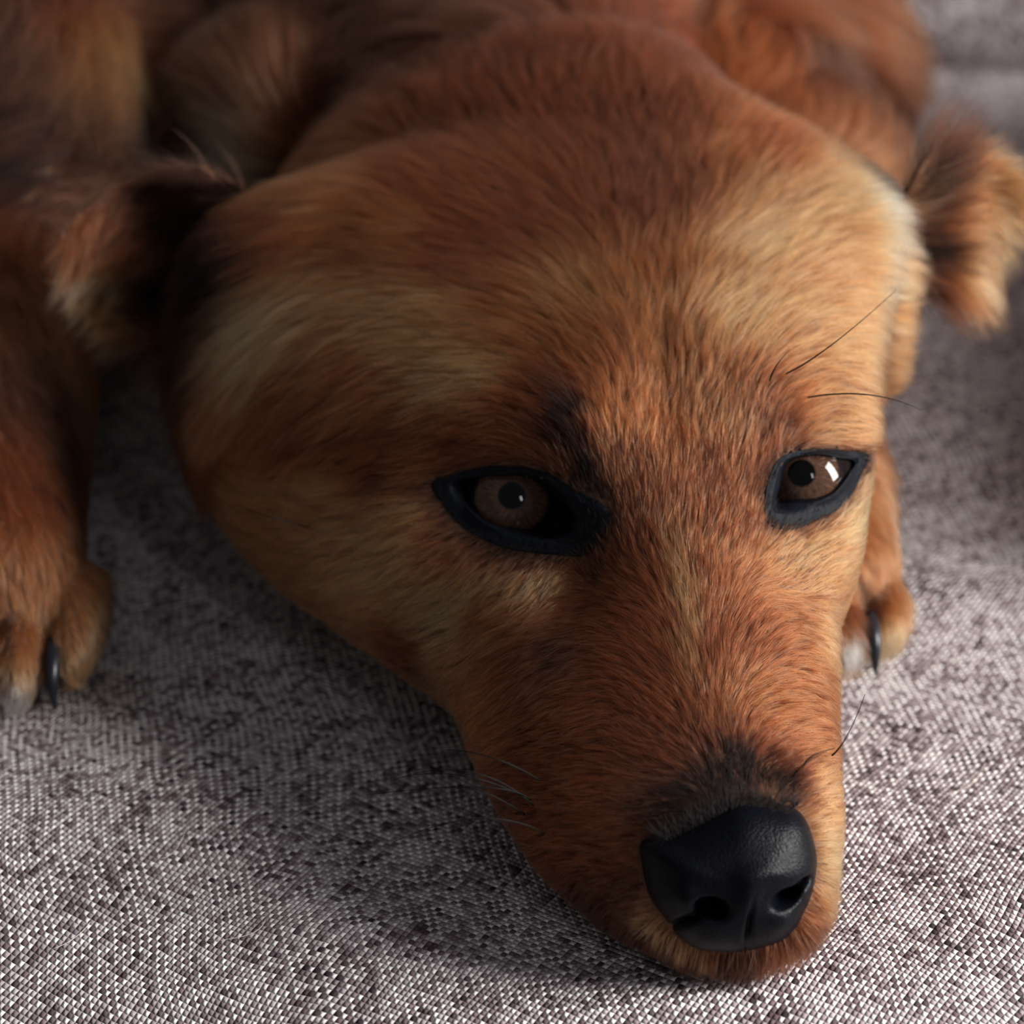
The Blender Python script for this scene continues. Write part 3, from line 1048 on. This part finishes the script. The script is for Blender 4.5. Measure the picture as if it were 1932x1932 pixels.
# clumps
G = max(1, N // 6)
gi = rng.choice(N, G, replace=False)
kd = KDTree(G)
for i, g in enumerate(gi):
    kd.insert(P[g], i)
kd.balance()
ci = np.fromiter((kd.find(p)[1] for p in P), int, N)
g = gi[ci]
wob = np.stack([noise3(P, 140, 5), noise3(P, 140, 6), noise3(P, 140, 7)], 1) - 0.5
wob2 = rng.normal(size=(N, 3)) * 0.10
gw = rng.normal(size=(N, 3))[g] * 0.13
D2 = Dr + wob * 0.35 + wob2 + gw
D2 -= Nn * (D2 * Nn).sum(1)[:, None]
D2 /= np.linalg.norm(D2, axis=1)[:, None]
L = Ln * (0.72 + 0.45 * rng.random(N))
lift = Lf * (0.7 + 0.6 * rng.random(N)) + 0.06
Kp = 5
ts = np.linspace(0, 1, Kp)
pts = np.zeros((N, Kp, 3))
for k, t in enumerate(ts):
    pts[:, k] = (P - Nn * 0.0003 + D2 * (L * t)[:, None]
                 + Nn * (L * (lift * 1.5 * t - lift * 0.95 * t * t))[:, None])
# pull tips together in tufts
gd = pts[g]
own = P - P[g]
for k, t in enumerate(ts):
    pull = 0.5 * t ** 1.3
    tgt = P[g] + own * 0.15 + (gd[:, k] - gd[:, 0])
    pts[:, k] = pts[:, k] * (1 - pull) + tgt * pull
pts[:, :, 2] = np.maximum(pts[:, :, 2], -0.004)
# colours
val = 1.0 + (rng.random(N)[g] - 0.5) * 0.50 + (rng.random(N) - 0.5) * 0.45 + (noise3(P, 90, 3) - 0.5) * 0.35
pale = (rng.random(N) < 0.09)
dark = (rng.random(N)[g] < 0.16) | (rng.random(N) < 0.10)
val = np.where(dark, val * 0.30, val * 1.12)
Cl = Cl * np.clip(val, 0.15, 1.8)[:, None]
lum = Cl.mean(1, keepdims=True)
Cl = np.where(pale[:, None], Cl * 0.6 + (lum * 1.9 * np.array([1.05, 0.85, 0.62]) + 0.01) * 0.4 * 1.2, Cl)
Cl = np.clip(Cl, 0.004, 0.9)
rad = np.where(P[:, 1] > 0.135, 0.00008, 0.000045) * (0.8 + 0.5 * rng.random(N))

# short black hair lapping over the upper edge of the nose
edge = loop_resample([(1250, 1576), (1292, 1556), (1328, 1537), (1394, 1507), (1450, 1513), (1490, 1528)], 600)[:500]
NE = 1500
q_ = edge[rng.integers(0, 500, NE)]
cq = np.array([1380, 1640.0])
q_ = q_ + (cq - q_) * (rng.random(NE)[:, None] ** 2 * 0.20 - 0.03)
eP = np.array([on_nose_plane(x, y, 0.0030) for x, y in q_])
out_ = (q_ - cq) / np.linalg.norm(q_ - cq, axis=1)[:, None]
eD = RGT[None] * (out_[:, :1] * 0.5) - UPV[None] * (out_[:, 1:] * 1.0) + FWD[None] * 0.25 + rng.normal(size=(NE, 3)) * 0.32
eD /= np.linalg.norm(eD, axis=1)[:, None]
eL = 0.0008 + 0.0030 * rng.random(NE) ** 1.5
eN = -FWD
ep = np.stack([eP + eD * (eL * t)[:, None] + eN * (eL * 0.35 * (t - t * t))[:, None] for t in ts], 1)
pts = np.concatenate([pts, ep]); rad = np.concatenate([rad, np.full(NE, 0.000045)])
Cl = np.concatenate([Cl, np.tile(np.array(D_), (NE, 1)) * (0.8 + rng.random((NE, 1)))])
P = np.concatenate([P, eP])
N = len(P)

# the coat in its natural parts
ear_l = (np.linalg.norm((P - EAR_L) / np.array([1, 1, 1]), axis=1) < 0.034) & (P[:, 0] < -0.058)
ear_r = (np.linalg.norm(P - EAR_R, axis=1) < 0.030) & (P[:, 0] > 0.078)
leg_l = (P[:, 0] < -0.075) & (P[:, 1] < 0.11) & (P[:, 2] < 0.062) & ~ear_l & ~((P[:, 0] > -0.082) & (P[:, 1] > .06))
leg_r = (P[:, 1] > 0.028) & (P[:, 1] < 0.13) & (P[:, 0] > 0.04) & (P[:, 2] < 0.038) & \
        (np.hypot(P[:, 0] - 0.066, (P[:, 2] - 0.016)) < 0.03) & (P[:, 2] < 0.036)
back = (P[:, 1] > 0.155) | ((P[:, 0] < -0.095) & (P[:, 1] > 0.11)) | ((P[:, 1] > 0.135) & (P[:, 2] < 0.07))
part = np.zeros(N, int)
part[back] = 1
part[leg_l] = 3; part[leg_r] = 4
part[ear_l] = 2; part[ear_r] = 5
for k, (nm, lb) in enumerate([('head_fur', None), ('body_fur', None), ('ear_fur', None), ('paw_fur', None),
                              ('paw_fur', None), ('ear_fur', None)]):
    s = part == k
    print(nm, int(s.sum()))
    make_curves(nm, pts[s], rad[s], Cl[s], dog, FUR)

# ------------------------------------------------------------------ claws
claw_mat, _, _ = principled('black_claw', (0.010, 0.010, 0.014), 0.32, 0.35)


def tube(name, path, radii, mat, parent=None, sides=10):
    path = np.array(path, float)
    V, F = [], []
    prev = None
    for i, p in enumerate(path):
        t = path[min(i + 1, len(path) - 1)] - path[max(i - 1, 0)]
        t /= np.linalg.norm(t) + 1e-12
        a = np.cross(t, [0, 0, 1.0]) if prev is None else prev - t * (prev @ t)
        if np.linalg.norm(a) < 1e-6:
            a = np.cross(t, [1.0, 0, 0])
        a /= np.linalg.norm(a)
        prev = a
        b = np.cross(t, a)
        for j in range(sides):
            an = 2 * math.pi * j / sides
            V.append(p + (a * math.cos(an) + b * math.sin(an)) * radii[i])
    for i in range(len(path) - 1):
        for j in range(sides):
            k = (j + 1) % sides
            F.append((i * sides + j, i * sides + k, (i + 1) * sides + k, (i + 1) * sides + j))
    F.append(tuple(range(sides))[::-1])
    F.append(tuple((len(path) - 1) * sides + j for j in range(sides)))
    return mesh_obj(name, V, F, mat, parent)


def claw(root, tip, r):
    root, tip = np.array(root), np.array(tip)
    ts_ = np.linspace(0, 1, 12)
    path = [root + (tip - root) * t + np.array([0, -0.0022, 0.0022]) * math.sin(math.pi * t) for t in ts_]
    tube('claw', path, [r * (1 - 0.85 * t ** 1.8) for t in ts_], claw_mat, dog, 14)


claw(at_y(100, 1215, 0.027), at_y(103, 1338, 0.0165), 0.0021)
claw(at_y(1640, 1165, 0.040), at_y(1652, 1272, 0.0315), 0.0021)
claw(at_y(1590, 1180, 0.038), at_y(1588, 1280, 0.030), 0.0020)

# ------------------------------------------------------------------ whiskers and brow hairs
wh_mat, _, _ = principled('black_whisker', (0.006, 0.005, 0.004), 0.7, 0.15)
WH = [  # root px, via, tip, depth kept from the surface; arcs
    ((1015, 1520), (880, 1455), (735, 1475)), ((1010, 1510), (900, 1485), (690, 1500)), ((1000, 1535), (900, 1490), (850, 1495)),
    ((1025, 1475), (930, 1430), (840, 1415)), ((990, 1500), (880, 1465), (780, 1462)),
    ((1035, 1570), (900, 1545), (740, 1590)), ((1000, 1720), (905, 1780), (888, 1862)),
    ((1560, 1430), (1600, 1385), (1632, 1310)), ((1585, 1460), (1640, 1400), (1720, 1350)),
    ((1590, 1510), (1640, 1470), (1700, 1445)), ((1600, 1490), (1630, 1470), (1665, 1440)),
    ((1490, 1470), (1520, 1440), (1560, 1418)), ((1510, 1450), (1535, 1425), (1575, 1412)),
    ((1590, 1690), (1640, 1705), (1700, 1740)), ((1600, 1640), (1660, 1650), (1730, 1640)),
    ((1480, 712), (1570, 650), (1690, 548)), ((1450, 725), (1465, 690), (1490, 660)),
    ((1520, 755), (1640, 745), (1740, 775)), ((1600, 1590), (1670, 1585), (1760, 1560)),
    ((590, 993), (510, 975), (450, 955)),
]
for (a, b, c) in WH:
    h, n = hit(*a)
    if h is None:
        continue
    dep = project(h)[2]

    def at_dep(p, dd):
        d = ray_dir(*p)
        return CAM + d * (dd / (d @ FWD))
    h = h + n * 0.0012
    q = at_dep(b, dep - 0.012)
    r = at_dep(c, dep + 0.004)
    for w_ in (q, r):
        w_[2] = max(w_[2], 0.0015)
    pth = []
    for t in np.linspace(0, 1, 16):
        ctrl = q * 2 - (h + r) / 2
        pth.append(h * (1 - t) ** 2 + ctrl * 2 * t * (1 - t) + r * t * t)
    tube('whisker', pth, [0.00019 * (1 - 0.7 * t) for t in np.linspace(0, 1, 16)], wh_mat, dog, 6)

# ------------------------------------------------------------------ shed hairs on the seat
pale_mat, _, _ = principled('pale_shed_hair', (0.8, 0.72, 0.62), 0.4, 0.5)
SH = [((392, 1775), (470, 1763), (500, 1735)), ((300, 1620), (330, 1605), (352, 1560)), ((545, 1545), (600, 1515), (660, 1500)),
      ((575, 1600), (640, 1590), (700, 1560)), ((220, 1480), (250, 1440), (270, 1410)), ((100, 1790), (140, 1770), (170, 1740)),
      ((560, 1570), (600, 1600), (620, 1610)), ((1780, 1500), (1830, 1480), (1860, 1440))]


def on_seat(px, py):
    p = at_z(px, py, 0.0)
    for _ in range(12):
        p = at_z(px, py, seat_shape(p[0], p[1]) + 0.0007)
    return p


for i, (a, b, c) in enumerate(SH):
    A, B, C = (on_seat(*q) for q in (a, b, c))
    ctrl = B * 2 - (A + C) / 2
    pth = [A * (1 - t) ** 2 + ctrl * 2 * t * (1 - t) + C * t * t for t in np.linspace(0, 1, 12)]
    o = tube('shed_hair', pth, [0.00006] * 12, pale_mat, None, 6)
    o['label'] = 'single pale dog hair lying loose on the sofa fabric'
    o['category'] = 'hair'
    o['group'] = 'loose pale hairs on the sofa seat'
